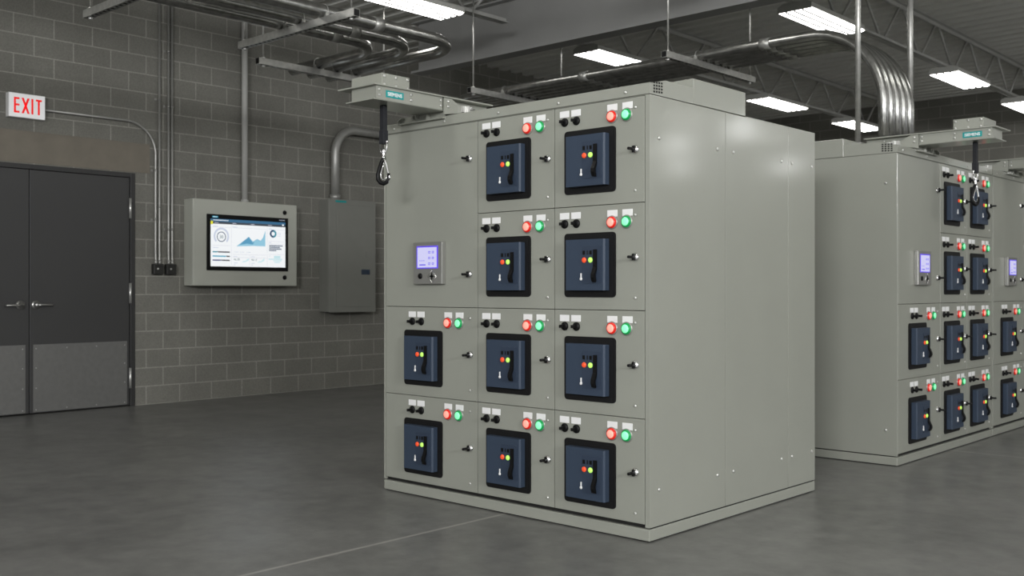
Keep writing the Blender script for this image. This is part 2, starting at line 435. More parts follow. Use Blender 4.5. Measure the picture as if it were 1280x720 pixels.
def body_fn(bm):
    bx(bm, 0.006, CW-0.006, 0.022, CD-0.006, 0.066, 2.2618)
    bx(bm, 0.012, CW-0.012, 0.012, CD-0.012, 0.0, 0.0065)  # dark inset block, paints the shadow line under the plinth
def base_fn(bm):
    bbx(bm, 0, CW, 0, CD, 0.006, 0.066, 0.004)
def hood_fn(bm):
    prof = [(0.0,2.2665),(0.0,2.320),(0.004,2.323),(0.024,2.323),(0.14,2.351),(0.404,2.351),(0.404,2.2665)]
    prism(bm, prof, 'x', 0.0, CW)
    bx(bm, 0.0, CW, 0.952, CD, 2.262, 2.2665)
    bx(bm, 0.01, CW-0.01, 0.01, 0.95, 2.262, 2.2665)
me_body = mesh('carcass', body_fn, M['dark_gap'])
me_base = mesh('plinth', base_fn, M['paint'])
me_hood = mesh('roof_hood', hood_fn, M['paint'])
me_rbox = mesh('roof_box', lambda bm: bbx(bm, 0.0, CW, 0.406, 0.95, 2.2665, 2.402, 0.003), M['paint'])
def vent_fn(bm):
    for i in range(4):
        for j in range(4):
            y0 = 0.034 + i*0.0222; z0 = 2.276 + j*0.0155 + 0.0012*i
            bx(bm, 0, 0.0012, y0, y0+0.0135, z0, z0+0.0095)
me_vent = mesh('vent_grille', vent_fn, M['dark_gap'])
def screw_fn(bm):      # axis along -y, head of radius 9 mm
    lathe(bm, (0,0,0), (0,-1,0), [(0,0.0095),(0.003,0.0095),(0.006,0.0075),(0.0075,0.004),(0.008,0.001)], 12)
me_screw = mesh('screw', screw_fn, M['screw'])
def panel_fn(y0, y1, front=False):
    def f(bm):
        bbx(bm, -0.003, 0.0, y0, y1, 0.0735, 2.2620, 0.002)
        if front:
            bx(bm, -0.0265, -0.003, 0.001, 0.02, 0.0735, 2.2620)
    return f
panels = [(0.0, 0.7295), (0.732, 1.4565), (1.459, CD)]
me_panels = [mesh('side_panel', panel_fn(a, b, i == 0), M['paint']) for i, (a, b) in enumerate(panels)]
me_panels_l = []
for i, (a, b) in enumerate(panels):
    def f(bm, a=a, b=b, i=i):
        bbx(bm, 0.0, 0.003, a, b, 0.0735, 2.2620, 0.002)
        if i == 0: bx(bm, 0.003, 0.0165, 0.001, 0.02, 0.0735, 2.2620)
    me_panels_l.append(mesh('side_panel', f, M['paint']))
def doorleaf(w, h):
    return mesh('door', lambda bm: bbx(bm, 0, w, 0, 0.02, 0, h, 0.002), M['paint_door'])
me_name = mesh('nameplate', lambda bm: bbx(bm, -0.032, 0.032, -0.003, 0.001, -0.0175, 0.0175, 0.001), M['white'])
def switch_fn(bm):
    lathe(bm, (0,0,0), (0,-1,0), [(-0.001,0.0235),(0.006,0.0235),(0.010,0.020),(0.0105,0.001)], 20)
    bbx(bm, -0.0055, 0.0055, -0.046, -0.009, -0.0085, 0.0085, 0.002)
me_switch = mesh('selector_switch', switch_fn, M['black'])
def lens_fn(bm):
    lathe(bm, (0,0,0), (0,-1,0), [(-0.001,0.0305),(0.004,0.031),(0.010,0.030),(0.0145,0.027),(0.016,0.0245),(0.0161,0.001)], 24)
def core_fn(bm):
    lathe(bm, (0,-0.0158,0), (0,-1,0), [(0,0.0225),(0.003,0.020),(0.005,0.013),(0.0056,0.001)], 24)
me_red = mesh('red_lamp', lens_fn, M['red']); me_redc = mesh('lit_lens', core_fn, M['red_core'])
me_grn = mesh('green_lamp', lens_fn, M['green']); me_grnc = mesh('lit_lens', core_fn, M['green_core'])
def collar_fn(bm):
    lathe(bm, (0,0,0), (0,-1,0), [(-0.001,0.036),(0.003,0.036),(0.005,0.033),(0.005,0.001)], 24)
def latch_fn(bm):
    lathe(bm, (0,0,0), (0,-1,0), [(-0.001,0.023),(0.004,0.023),(0.009,0.018),(0.012,0.016),(0.0125,0.001)], 20)
me_latch = mesh('latch', latch_fn, M['chrome'])
def latchbar_fn(bm):
    cyl(bm, (0,-0.011,0), (0,-0.062,0), 0.0075, 10)
    bbx(bm, -0.0065, 0.0065, -0.024, -0.012, -0.017, 0.017, 0.002)
me_latchbar = mesh('latch_lever', latchbar_fn, M['black'])
# breaker, origin at the bezel centre on the door face
def brk_body(bm):
    poly = [(-0.132, 0.0), (-0.132, -0.042), (-0.124, -0.050), (0.124, -0.050), (0.132, -0.042), (0.132, 0.0)]
    prism(bm, poly, 'z', -0.134, 0.134)
me_brk_body = mesh('circuit_breaker', brk_body, M['navy'])
def brk_bezel(bm):
    prism(bm, rrect(-0.171, 0.171, -0.17, 0.17, 0.02), 'y', -0.007, 0.001)
    prism(bm, rrect(-0.160, 0.160, -0.159, 0.159, 0.015), 'y', -0.009, -0.006)
me_bezel = mesh('bezel', brk_bezel, M['bezel'])
def brk_inset(bm):
    prism(bm, rrect(-0.012, 0.112, -0.098, 0.098, 0.006, 3), 'y', -0.053, -0.049)
me_inset = mesh('control_fascia', brk_inset, M['navy_dark'])
def brk_handle(bm):
    prof = [(-0.048,0.079),(-0.060,0.079),(-0.061,0.02),(-0.062,-0.012),(-0.070,-0.03),(-0.080,-0.050),(-0.081,-0.068),(-0.072,-0.088),(-0.062,-0.092),(-0.060,-0.082),(-0.066,-0.070),(-0.067,-0.054),(-0.058,-0.034),(-0.048,-0.015)]
    prism(bm, prof, 'x', 0.066, 0.088)
me_handle = mesh('charging_handle', brk_handle, M['black'])
def btn(bm): lathe(bm, (0,0,0), (0,-1,0), [(-0.002,0.014),(0.004,0.014),(0.007,0.012),(0.0075,0.001)], 18)
me_rb = mesh('open_button', btn, M['rbtn']); me_gb = mesh('close_button', btn, M['gbtn'])
me_win = mesh('indicator_window', lambda bm: bbx(bm, -0.0075, 0.0075, -0.002, 0.001, -0.0105, 0.0105, 0.001), M['black'])
me_win2 = mesh('indicator_window', lambda bm: bbx(bm, -0.003, 0.003, -0.002, 0.001, -0.0105, 0.0105, 0.001), M['black'])
def keyfn(bm):
    lathe(bm, (0,0,-0.008), (0,-1,0), [(-0.002,0.008),(0.004,0.008),(0.006,0.006),(0.0065,0.001)], 14)
    bbx(bm, -0.003, 0.0035, -0.005, 0.001, -0.006, 0.022, 0.001)
me_key = mesh('key_lock', keyfn, M['white'])
# meter display
def meter_fn(bm):
    bbx(bm, -0.128, 0.128, -0.032, 0.001, -0.128, 0.128, 0.004)
me_meter = mesh('power_meter', meter_fn, M['silver'])
me_mscr = mesh('meter_screen', lambda bm: bbx(bm, -0.095, 0.095, -0.0345, -0.031, -0.033, 0.105, 0.001), M['violet'])
me_mlcd = mesh('display_area', lambda bm: bbx(bm, -0.085, 0.085, -0.0355, -0.034, -0.026, 0.096, 0.0005), M['lcd'])
def digits(bm):
    for r in range(3):
        z = 0.066 - 0.035*r
        for c, w in ((0.012, 0.02), (0.045, 0.018)):
            # outlined little figures
            x0, x1, z0, z1 = c, c+w, z-0.007, z+0.007
            for q in ((x0,x1,z0,z0+0.003),(x0,x1,z1-0.003,z1),(x0,x0+0.003,z0,z1),((x0+x1)/2,(x0+x1)/2+0.003,z0,z1),(x1-0.003,x1,z0+0.006,z1)):
                bx(bm, q[0], q[1], -0.0362, -0.035, q[2], q[3])
    bx(bm, -0.066, -0.012, -0.0362, -0.035, -0.014, -0.006)
    for i in range(3): bx(bm, -0.066+0.018*i, -0.058+0.018*i, -0.0362, -0.035, 0.013, 0.018)
me_mdig = mesh('figures', digits, M['lcdtxt'])
def mbtn(bm):
    lathe(bm, (-0.062,-0.031,-0.078), (0,-1,0), [(0,0.018),(0.006,0.017),(0.008,0.001)], 14)
me_mbtn = mesh('round_key', mbtn, M['black'])
def mnav(bm):
    c = Vector((0.042, 0, -0.080))
    for a in (0, PI/2):
        d = Vector((math.cos(a), 0, math.sin(a)))
        e = Vector((-d.z, 0, d.x))
        pts = [c + d*0.024, c + e*0.007, c - d*0.024, c - e*0.007]
        prism(bm, [(p.x, p.z) for p in pts], 'y', -0.036, -0.031)
me_mnav = mesh('arrow_key', mnav, M['black'])
def mdia(bm):
    c = (0.042, -0.080)
    for k in range(4):
        a = PI/2*k; b = a + PI/2
        tube(bm, [(c[0]+0.04*math.cos(a)*0.93, -0.032, c[1]+0.04*math.sin(a)*0.93), (c[0]+0.04*math.cos(b)*0.93, -0.032, c[1]+0.04*math.sin(b)*0.93)], 0.0022, 6)
me_mdia = mesh('key_surround', mdia, M['chrome'])

def cubicle(t, u0, u1, z0, z1, base_u, rb, du):
    d = link('door', doorleaf(u1-u0, z1-z0), t, (u0, 0, z0))
    def at(u, w): return (base_u + u - u0, 0, rb + w - z0)
    ex = 0.197 if du else 0.0
    for u, w in ((0.0725,0.5025),(0.152,0.5025),(0.394,0.502),(0.491,0.502)):
        link('nameplate', me_name, d, at(u+ex, w))
    for u in (0.075, 0.156):
        link('selector_switch', me_switch, d, at(u+ex, 0.459))
    link('red_lamp', me_redbase, d, at(0.392+ex, 0.4555))
    link('green_lamp', me_grnbase, d, at(0.486+ex, 0.4555))
    ex2 = 0.236 if du else 0.0
    link('latch', me_latch, d, at(0.540+ex2, 0.272))
    link('latch_lever', me_latchbar, d, at(0.540+ex2, 0.272))
    for w in (0.487, 0.064): link('screw', me_screw_s, d, at(0.540+ex2, w))
    bu = base_u + 0.247 + (0.125 if du else 0.0)
    o = (bu, 0, rb + 0.2365)
    b = link('circuit_breaker', me_brk_body, t, o)
    link('bezel', me_bezel, b); link('control_fascia', me_inset, b); link('charging_handle', me_handle, b)
    link('open_button', me_rb, b, (0.003, -0.053, 0.0245)); link('close_button', me_gb, b, (0.045, -0.053, 0.0245))
    link('indicator_window', me_win, b, (0.0, -0.053, 0.064)); link('indicator_window', me_win2, b, (0.024, -0.053, 0.064)); link('indicator_window', me_win, b, (0.045, -0.053, 0.064))
    link('key_lock', me_key, b, (-0.018, -0.052, -0.066))
def lampmesh(name, m1, m2):
    bm = bmesh.new(); lens_fn(bm); n1 = len(bm.faces)
    core_fn(bm)
    for i, f in enumerate(bm.faces): f.material_index = 0 if i < n1 else 1
    n2 = len(bm.faces); collar_fn(bm); bm.faces.ensure_lookup_table()
    for i in range(n2, len(bm.faces)): bm.faces[i].material_index = 2
    me = finish(bm, name)
    for m in (m1, m2, M['silver']): me.materials.append(m)
    return me
me_redbase = lampmesh('red_lamp', M['red'], M['red_core'])
me_grnbase = lampmesh('green_lamp', M['green'], M['green_core'])
me_screw_s = mesh('screw', lambda bm: lathe(bm, (0,0,0), (0,-1,0), [(-0.001,0.0075),(0.003,0.0075),(0.006,0.005),(0.0065,0.001)], 10), M['screw'])

def build_cabinet(loc, rot, label):
    t = thing('switchgear_cabinet', label, 'electrical cabinet', loc, rot, 'grey switchgear cabinets')
    link('carcass', me_body, t); link('plinth', me_base, t)
    h = link('roof_hood', me_hood, t); link('roof_box', me_rbox, t)
    for u in (0.10, 0.557, 1.004, 1.452, 1.901): link('screw', me_screw_s, h, (u, 0, 2.2895))
    link('vent_grille', me_vent, h, (CW, 0, 0)); link('vent_grille', me_vent, h, (-0.0012, 0, 0))
    for i in range(3):
        pr = link('side_panel', me_panels[i], t, (CW, 0, 0)); pl = link('side_panel', me_panels_l[i], t)
        for y in ((0.083, 0.643), (0.813, 1.372), (1.503, 1.763))[i]:
            for z in (2.049, 0.258):
                link('screw', me_screw, pr, (0, y, z), (0, 0, PI/2)); link('screw', me_screw, pl, (0, y, z), (0, 0, -PI/2))
    # tall door with the meter
    u0, u1 = COLS[0]; z0, z1 = 1.1715, 2.258
    d = link('door', doorleaf(u1-u0, z1-z0), t, (u0, 0, z0))
    for z in (2.045, 1.366):
        link('latch', me_latch, d, (0.770-u0, 0, z-z0)); link('latch_lever', me_latchbar, d, (0.770-u0, 0, z-z0))
    mt = link('power_meter', me_meter, t, (0.440, 0, 1.437))
    for n, me in (('meter_screen', me_mscr), ('display_area', me_mlcd), ('figures', me_mdig), ('round_key', me_mbtn), ('arrow_key', me_mnav), ('key_surround', me_mdia)):
        link(n, me, mt)
    for r in range(2): cubicle(t, u0, u1, ROWS[r][0], ROWS[r][1], 0.0, RB[r], True)
    for c in (1, 2):
        for r in range(4):
            cubicle(t, COLS[c][0], COLS[c][1], ROWS[r][0], ROWS[r][1], (0.836, 1.423)[c-1], RB[r], False)
    return t
C1 = build_cabinet((-2.05, 0, 0), 0, 'nearest grey switchgear cabinet, standing alone in the middle of the hall')
C2 = build_cabinet((0.026, 3.045, 0), PI/2, 'grey switchgear cabinet behind the nearest one, with the metal conduits dropping onto its roof')
C3 = build_cabinet((0.026, 3.045+2.066, 0), PI/2, 'grey switchgear cabinet at the right photo edge, cut off by it')

# ------------------------------------------------------------------ hoist beams (built in cabinet-local u / depth / z; s=-1 mirrors)
def build_hoist(loc, rot, s, label, strap_label=None):
    t = thing('hoist_beam', label, 'hoist', loc, rot, 'overhead hoist beams')
    UC = 0.452
    def U(v): return UC + s*v      # v>0: side facing the camera
    def bxs(bm, v0, v1, y0, y1, z0, z1): bx(bm, min(U(v0),U(v1)), max(U(v0),U(v1)), y0, y1, z0, z1)
    Y0, Y1 = -0.575, 0.385
    def beam(bm):
        bxs(bm, -0.185, 0.142, Y0, Y1, 2.426, 2.434)
        bxs(bm, -0.125, 0.122, Y0+0.01, Y1, 2.347, 2.353)
        bxs(bm, -0.095, 0.122, Y0+0.03, -0.032, 2.353, 2.426)
        bxs(bm, -0.06, 0.085, -0.032, Y1, 2.353, 2.426)
    part('beam', beam, M['paint'], t)
    part('side_plate', lambda bm: bxs(bm, 0.117, 0.126, Y0+0.028, -0.035, 2.350, 2.426), M['paint'], t)
    part('gear_housing', lambda bm: bbx(bm, min(U(-0.185),U(0.088)), max(U(-0.185),U(0.088)), -0.475, -0.265, 2.434, 2.512, 0.002), M['paint'], t)
    def bolt(v, y, z, n=1):
        part('bolt', lambda bm: lathe(bm, (U(v), y, z), (s, 0, 0), [(-0.001,0.0085),(0.004,0.0085),(0.007,0.0055),(0.0075,0.001)], 10), M['screw'], t)
    for y in (-0.527, -0.288, -0.052):
        for z in (2.374, 2.405): bolt(0.126, y, z)
    for y in (-0.458, -0.37, -0.282):
        for z in (2.447, 2.496): bolt(0.088, y, z)
    # pivot bracket: plate on the near side, channel crossing under the beam
    def plate(bm):
        prism(bm, [(-0.03,2.324),(0.125,2.351),(0.125,2.378),(0.03,2.424),(-0.03,2.424)], 'x', min(U(0.1265),U(0.136)), max(U(0.1265),U(0.136)))
        prism(bm, [(-0.03,2.324),(0.125,2.351),(0.125,2.378),(0.03,2.424),(-0.03,2.424)], 'x', min(U(-0.125),U(-0.116)), max(U(-0.125),U(-0.116)))
    part('pivot_plate', plate, M['paint'], t)
    for z in (2.374, 2.405): bolt(0.136, 0.0, z)
    for z in (2.374, 2.405): bolt(0.085, 0.25, z)
    def clip(bm):
        bxs(bm, 0.137, 0.158, 0.105, 0.165, 2.352, 2.390)
        bxs(bm, 0.159, 0.172, 0.135, 0.148, 2.338, 2.392)
    part('clamp', clip, M['screw'], t)
    for z in (2.364, 2.382):
        part('bolt', lambda bm: cyl(bm, (U(0.144), 0.165, z), (U(0.144), 0.215, z), 0.006, 8), M['screw'], t)
    def channel(bm):
        # flat-based saddle with a chamfered end, lipped edges, reaching out past the far side of the beam
        P = [(-0.285, 2.304), (-0.285, 2.326), (-0.245, 2.3465), (0.115, 2.3465), (0.115, 2.304)]
        prism(bm, [(U(a), b) for a, b in P], 'y', -0.006, -0.001)
        bxs(bm, -0.285, 0.115, -0.032, -0.006, 2.304, 2.308)
        bxs(bm, -0.289, -0.284, -0.032, -0.001, 2.304, 2.327)
        prism(bm, [(U(-0.289), 2.327), (U(-0.284), 2.325), (U(-0.243), 2.3445), (U(-0.245), 2.3475)], 'y', -0.032, -0.001)
        for v in (-0.15, -0.02): bxs(bm, v-0.004, v+0.004, -0.032, -0.006, 2.308, 2.3465)
    part('saddle', channel, M['paint'], t)
    lg = part('logo_plate', lambda bm: bxs(bm, 0.126, 0.1275, -0.478, -0.345, 2.367, 2.407), M['teal'], t)
    me = text_mesh('SIEMENS', 0.029, M['letter'], bold=0.0007)
    o = link('lettering', me, lg, (U(0.1285), -0.4115, 2.387), (0, 0, PI/2 if s > 0 else -PI/2))
    if strap_label:
        st = thing('hanging_strap', strap_label, 'strap', (loc[0], loc[1], 0), rot, 'lifting straps with hooks')
        # place by local offset
        su, sy = UC + s*0.005, -0.392
        def web(bm):
            bbx(bm, su-0.018, su+0.018, sy-0.014, sy+0.014, 2.165, 2.3465, 0.003)
            bbx(bm, su-0.020, su+0.020, sy-0.019, sy+0.019, 2.120, 2.20, 0.004)
        part('webbing', web, M['strap'], st)
        d1 = Vector((math.cos(0.35*s), math.sin(0.35*s), 0))
        c = Vector((su, sy, 0))
        def shackle(bm):
            p = lambda a, z: c + d1*a + Vector((0,0,z))
            tube(bm, [p(-0.022,2.10), p(-0.022,2.135), p(0.022,2.135), p(0.022,2.10), p(0.015,2.072), p(-0.015,2.072), p(-0.022,2.10)], 0.006, 8)
            cyl(bm, p(-0.03,2.135), p(0.03,2.135), 0.007, 8)
        part('shackle', shackle, M['chrome'], st)
        def swivel(bm):
            lathe(bm, c + Vector((0,0,2.095)), (0,0,-1), [(0,0.008),(0.006,0.014),(0.02,0.013),(0.045,0.008),(0.052,0.012),(0.06,0.008)], 14)
        part('swivel', swivel, M['chrome'], st)
        def hook(bm):
            p = lambda a, z: c + d1*a + Vector((0,0,z))
            P = [(0.0,2.04),(-0.012,2.02),(-0.026,1.985),(-0.038,1.945),(-0.036,1.918),(-0.02,1.898),(0.002,1.892),(0.022,1.90),(0.034,1.92),(0.034,1.95)]
            tube(bm, [p(*q) for q in P], [0.011,0.011,0.011,0.012,0.013,0.013,0.013,0.012,0.010,0.008], 10)
        part('hook', hook, M['black'], st)
        def gate(bm):
            p = lambda a, z: c + d1*a + Vector((0,0,z))
            tube(bm, [p(0.002,2.05), p(0.012,2.02), p(0.024,1.985), p(0.033,1.95), p(0.038,1.925), p(0.03,1.90)], [0.008,0.008,0.007,0.007,0.008,0.006], 10)
            tube(bm, [p(0.004,2.02), p(-0.006,1.985), p(-0.019,1.95), p(-0.016,1.925), p(0.0,1.912), p(0.018,1.918), p(0.023,1.94)], 0.0035, 8)
        part('gate', gate, M['chrome'], st)
build_hoist((-2.05, 0, 0), 0, 1, 'grey hoist beam on the nearest cabinet, jutting out over its meter door', 'black strap and snap hook hanging before the nearest cabinet')
build_hoist((0.026, 3.045, 0), PI/2, -1, 'grey hoist beam on the rear cabinet, jutting out to the right below the lights', 'black strap and chrome hook hanging before the rear cabinet')
build_hoist((0.026, 3.045+2.066, 0), PI/2, -1, 'grey hoist beam at the right photo edge, low behind the other strap')

# ------------------------------------------------------------------ wall equipment
# exit sign
ex = thing('exit_sign', 'white exit sign with red letters above the double doors', 'sign', (XW, 0.05, 3.0))
part('sign_box', lambda bm: bbx(bm, 0.0005, 0.075, -0.181, 0.181, 0.003, 0.247, 0.006), M['white'], ex)
part('sign_face', lambda bm: bbx(bm, 0.075, 0.079, -0.176, 0.176, 0.008, 0.242, 0.001), M['signw'], ex)
def letters(bm):
    H0, H1, st = 0.047, 0.202, 0.019
    def r(y0, y1, z0, z1): bx(bm, 0.079, 0.081, y0, y1, z0, z1)
    def sl(a, b):
        (y0, z0), (y1, z1) = a, b
        h = st*0.56
        P = [(y0-h, z0), (y0+h, z0), (y1+h, z1), (y1-h, z1)]
        prism(bm, P, 'x', 0.079, 0.0811)
    r(-0.131, -0.112, H0, H1); 
    for z in (H0, (H0+H1)/2-st/2+0.004, H1-st): r(-0.112, -0.078, z, z+st)
    sl((-0.046, H0), (0.012, H1)); sl((0.012, H0), (-0.046, H1))
    r(0.040, 0.059, H0, H1)
    r(0.104, 0.123, H0, H1-st); r(0.084, 0.143, H1-st, H1)
part('lettering', letters, M['signr'], ex)

# control station with screen
hm = thing('control_station', 'grey wall enclosure with a lit dashboard screen beside the doors', 'control panel', (XW, 2.53, 1.318))
HD = 0.20
def encl(bm):
    bbx(bm, 0.0005, HD-0.022, -0.702, 0.705, 0.0, 0.988, 0.006)
part('enclosure', encl, M['paint_wallbox'], hm)
part('front_door', lambda bm: bbx(bm, HD-0.0215, HD, -0.702, 0.705, 0.0, 0.988, 0.006), M['paint_wallbox'], hm)
for z in (0.889, 0.101):
    part('latch', lambda bm: lathe(bm, (HD, 0.526, z), (1,0,0), [(-0.001,0.028),(0.006,0.027),(0.010,0.02),(0.0105,0.001)], 18), M['black'], hm)
Y0, Y1, Z0, Z1 = 2.041-2.53, 3.059-2.53, 1.541-1.318, 2.087-1.318
bz = part('screen_bezel', lambda bm: bbx(bm, HD-0.001, HD+0.012, -0.535, 0.570, 0.176, 0.821, 0.003), M['black'], hm)
sc = part('screen', lambda bm: bx(bm, HD+0.011, HD+0.0125, Y0, Y1, Z0, Z1), M['s_white'], hm)
SW, SH = Y1-Y0, Z1-Z0
lay = [0]
def sy(a): return Y0 + a*SW
def sz(b): return Z1 - b*SH
def layer():
    lay[0] += 1
    return HD + 0.0125 + 0.00012*lay[0]
def srect(bm, x, a0, a1, b0, b1): bx(bm, x-0.0003, x, sy(a0), sy(a1), sz(b1), sz(b0))
def ring(bm, x, a, b, r0, r1, t0, t1, n=40):
    cy, cz = sy(a), sz(b)
    for i in range(n):
        p, q = t0+(t1-t0)*i/n, t0+(t1-t0)*(i+1)/n
        P = [(cy+r0*math.sin(p), cz+r0*math.cos(p)), (cy+r1*math.sin(p), cz+r1*math.cos(p)), (cy+r1*math.sin(q), cz+r1*math.cos(q)), (cy+r0*math.sin(q), cz+r0*math.cos(q))]
        prism(bm, P, 'x', x-0.0003, x)
def spoly(bm, x, pts): prism(bm, [(sy(a), sz(b)) for a, b in pts], 'x', x-0.0003, x)
x = layer(); part('header_bar', lambda bm: srect(bm, x, 0, 1, 0, 0.058), M['s_blue'], sc)
part('menu_bar', lambda bm: srect(bm, x, 0.03, 1, 0.058, 0.105), M['s_slate'], sc)
part('alert_icon', lambda bm: srect(bm, x, 0, 0.03, 0.045, 0.118), M['s_yellow'], sc)
x2 = layer()
def hdr(bm):
    for i in range(9): srect(bm, x2, 0.035+i*0.022, 0.035+i*0.022+0.016, 0.018, 0.036)
    srect(bm, x2, 0.955, 0.978, 0.045, 0.075)
part('header_text', hdr, M['s_white'], sc)
def tabs(bm):
    for a in (0.05, 0.28, 0.52, 0.76):
        srect(bm, x2, a, a+0.05, 0.074, 0.086)
part('menu_text', tabs, M['s_line'], sc)
def grid(bm):
    srect(bm, x, 0.265, 0.2675, 0.13, 0.97); srect(bm, x, 0.745, 0.7475, 0.13, 0.97)
    srect(bm, x, 0.505, 0.5075, 0.75, 0.97)
    for a0, a1, b in ((0.02,0.255,0.555),(0.02,0.255,0.17),(0.28,0.735,0.17),(0.76,0.98,0.17),(0.28,0.735,0.735),(0.76,0.98,0.43),(0.76,0.98,0.485),(0.76,0.98,0.715),(0.28,0.495,0.80),(0.52,0.735,0.80)):
        srect(bm, x, a0, a1, b, b+0.005)
part('tile_grid', grid, M['s_line'], sc)
part('gauge_scale', lambda bm: ring(bm, x, 0.137, 0.365, 0.078, 0.100, -2.3, 2.3), M['s_ring'], sc)
part('gauge_ring', lambda bm: ring(bm, x, 0.137, 0.375, 0.050, 0.059, 0, 2*PI), M['s_navy'], sc)
link('gauge_number', text_mesh('30', 0.055, M['s_ink'], 0.0), sc, (x, sy(0.137), sz(0.375)), (0,0,PI/2))
def sl_dark(bm):
    for b in (0.695, 0.785, 0.87): srect(bm, x, 0.025, 0.245, b-0.013, b+0.013)
part('slider_track', sl_dark, M['s_dark'], sc)
part('slider_fill', lambda bm: srect(bm, x2, 0.025, 0.09, 0.682, 0.708), M['s_teal'], sc)
part('slider_fill', lambda bm: srect(bm, x2, 0.025, 0.20, 0.772, 0.798), M['s_cyan'], sc)
part('slider_fill', lambda bm: srect(bm, x2, 0.025, 0.135, 0.857, 0.883), M['s_indigo'], sc)
x3 = layer()
def knobs(bm):
    for a, b in ((0.09,0.705),(0.20,0.795),(0.135,0.88)): spoly(bm, x3, [(a-0.012,b+0.018),(a,b-0.014),(a+0.012,b+0.018)])
part('slider_knob', knobs, M['s_white'], sc)
part('area_chart', lambda bm: spoly(bm, x, [(0.335,0.565),(0.42,0.46),(0.495,0.355),(0.55,0.46),(0.61,0.395),(0.655,0.43),(0.69,0.36),(0.72,0.21),(0.72,0.545),(0.55,0.545)]), M['s_area'], sc)
part('area_chart', lambda bm: spoly(bm, x2, [(0.375,0.53),(0.43,0.44),(0.495,0.355),(0.545,0.47),(0.57,0.455),(0.55,0.515),(0.47,0.50)]), M['s_area2'], sc)
def chartline(bm):
    P = [(0.335,0.565),(0.42,0.455),(0.495,0.355),(0.55,0.455),(0.61,0.395),(0.655,0.43),(0.69,0.36),(0.72,0.21)]
    for p, q in zip(P, P[1:]):
        tube(bm, [(x3, sy(p[0]), sz(p[1])), (x3, sy(q[0]), sz(q[1]))], 0.0016, 6)
part('chart_line', chartline, M['s_cyan'], sc)
def legend(bm):
    for a in (0.30, 0.38, 0.465):
        srect(bm, x, a, a+0.008, 0.68, 0.695); srect(bm, x, a+0.015, a+0.055, 0.683, 0.692)
    for b in (0.235, 0.27, 0.305): srect(bm, x, 0.885, 0.892, b, b+0.012); srect(bm, x, 0.90, 0.935, b+0.002, b+0.01)
    for a0, a1, b in ((0.03,0.09,0.15),(0.28,0.345,0.15),(0.765,0.81,0.15),(0.03,0.10,0.60),(0.29,0.34,0.775),(0.525,0.575,0.775),(0.77,0.80,0.455),(0.77,0.785,0.745),(0.30,0.345,0.915),(0.53,0.575,0.915),(0.30,0.32,0.955),(0.53,0.55,0.955)):
        srect(bm, x, a0, a1, b, b+0.012)
part('caption', legend, M['s_ring'], sc)
part('ring_chart', lambda bm: ring(bm, x, 0.828, 0.262, 0.024, 0.047, PI*0.95, PI*2.05), M['s_navy'], sc)
part('ring_chart', lambda bm: ring(bm, x, 0.828, 0.262, 0.024, 0.047, 0.05*PI, PI*0.95), M['s_teal'], sc)
def bars(bm):
    for b, w in ((0.515,0.19),(0.55,0.15),(0.585,0.173),(0.62,0.098)): srect(bm, x, 0.772, 0.772+w, b, b+0.02)
part('bar_chart', bars, M['s_navy'], sc)
for a, tx in ((0.335, '46.28'), (0.565, '46.13')):
    link('reading', text_mesh(tx, 0.036, M['s_ink'], 0.0), sc, (x, sy(a), sz(0.845)), (0,0,PI/2))
for a in (0.40, 0.61):
    part('spark_chart', lambda bm: spoly(bm, x, [(a,0.905),(a+0.03,0.87),(a+0.045,0.88),(a+0.07,0.845),(a+0.095,0.81),(a+0.095,0.86),(a+0.05,0.895)]), M['s_pale'], sc)
for q in ((0.765,0.955,0.81,0.835), (0.84,0.93,0.745,0.805), (0.83,0.945,0.845,0.865), (0.845,0.925,0.88,0.90)):
    part('range_band', lambda bm: srect(bm, x, *q), M['s_pale'], sc)
lp = part('logo_plate', lambda bm: bx(bm, HD+0.011, HD+0.0128, Y0+0.022, Y0+0.095, 0.782, 0.800), M['s_cyan'], bz)
link('lettering', text_mesh('SIEMENS', 0.014, M['s_white'], 0.0), bz, (HD+0.0134, Y0+0.0585, 0.791), (0,0,PI/2))
def model(bm):
    for i in range(6): bx(bm, HD+0.011, HD+0.0126, Y1-0.088+i*0.014, Y1-0.079+i*0.014, 0.790, 0.797)
part('status_light', model, M['s_ring'], bz)

# panelboard
pb = thing('panelboard', 'dull grey breaker panel on the wall left of the nearest cabinet', 'electrical panel', (XW, 4.10, 0.99))
part('cabinet_box', lambda bm: bbx(bm, 0.0005, 0.185, -0.378, 0.385, 0.0, 1.43, 0.004), M['panel_grey'], pb)
def cover(bm):
    bbx(bm, 0.1855, 0.20, -0.378, 0.385, -0.008, 1.438, 0.004)
part('cover', cover, M['panel_grey'], pb)
dr = part('panel_door', lambda bm: bbx(bm, 0.2005, 0.208, -0.26, 0.33, 0.06, 1.37, 0.003), M['panel_grey'], pb)
part('latch', lambda bm: (bbx(bm, 0.207, 0.213, 0.14, 0.28, 0.478, 0.545, 0.003), bbx(bm, 0.212, 0.222, 0.245, 0.272, 0.49, 0.533, 0.003)), M['navy'], dr)
part('keyhole', lambda bm: bbx(bm, 0.207, 0.213, 0.215, 0.255, 0.70, 0.78, 0.003), M['panel_grey'], dr)
part('logo_plate', lambda bm: bbx(bm, 0.2005, 0.202, -0.275, -0.10, 1.395, 1.42, 0.0005), M['teal'], pb)

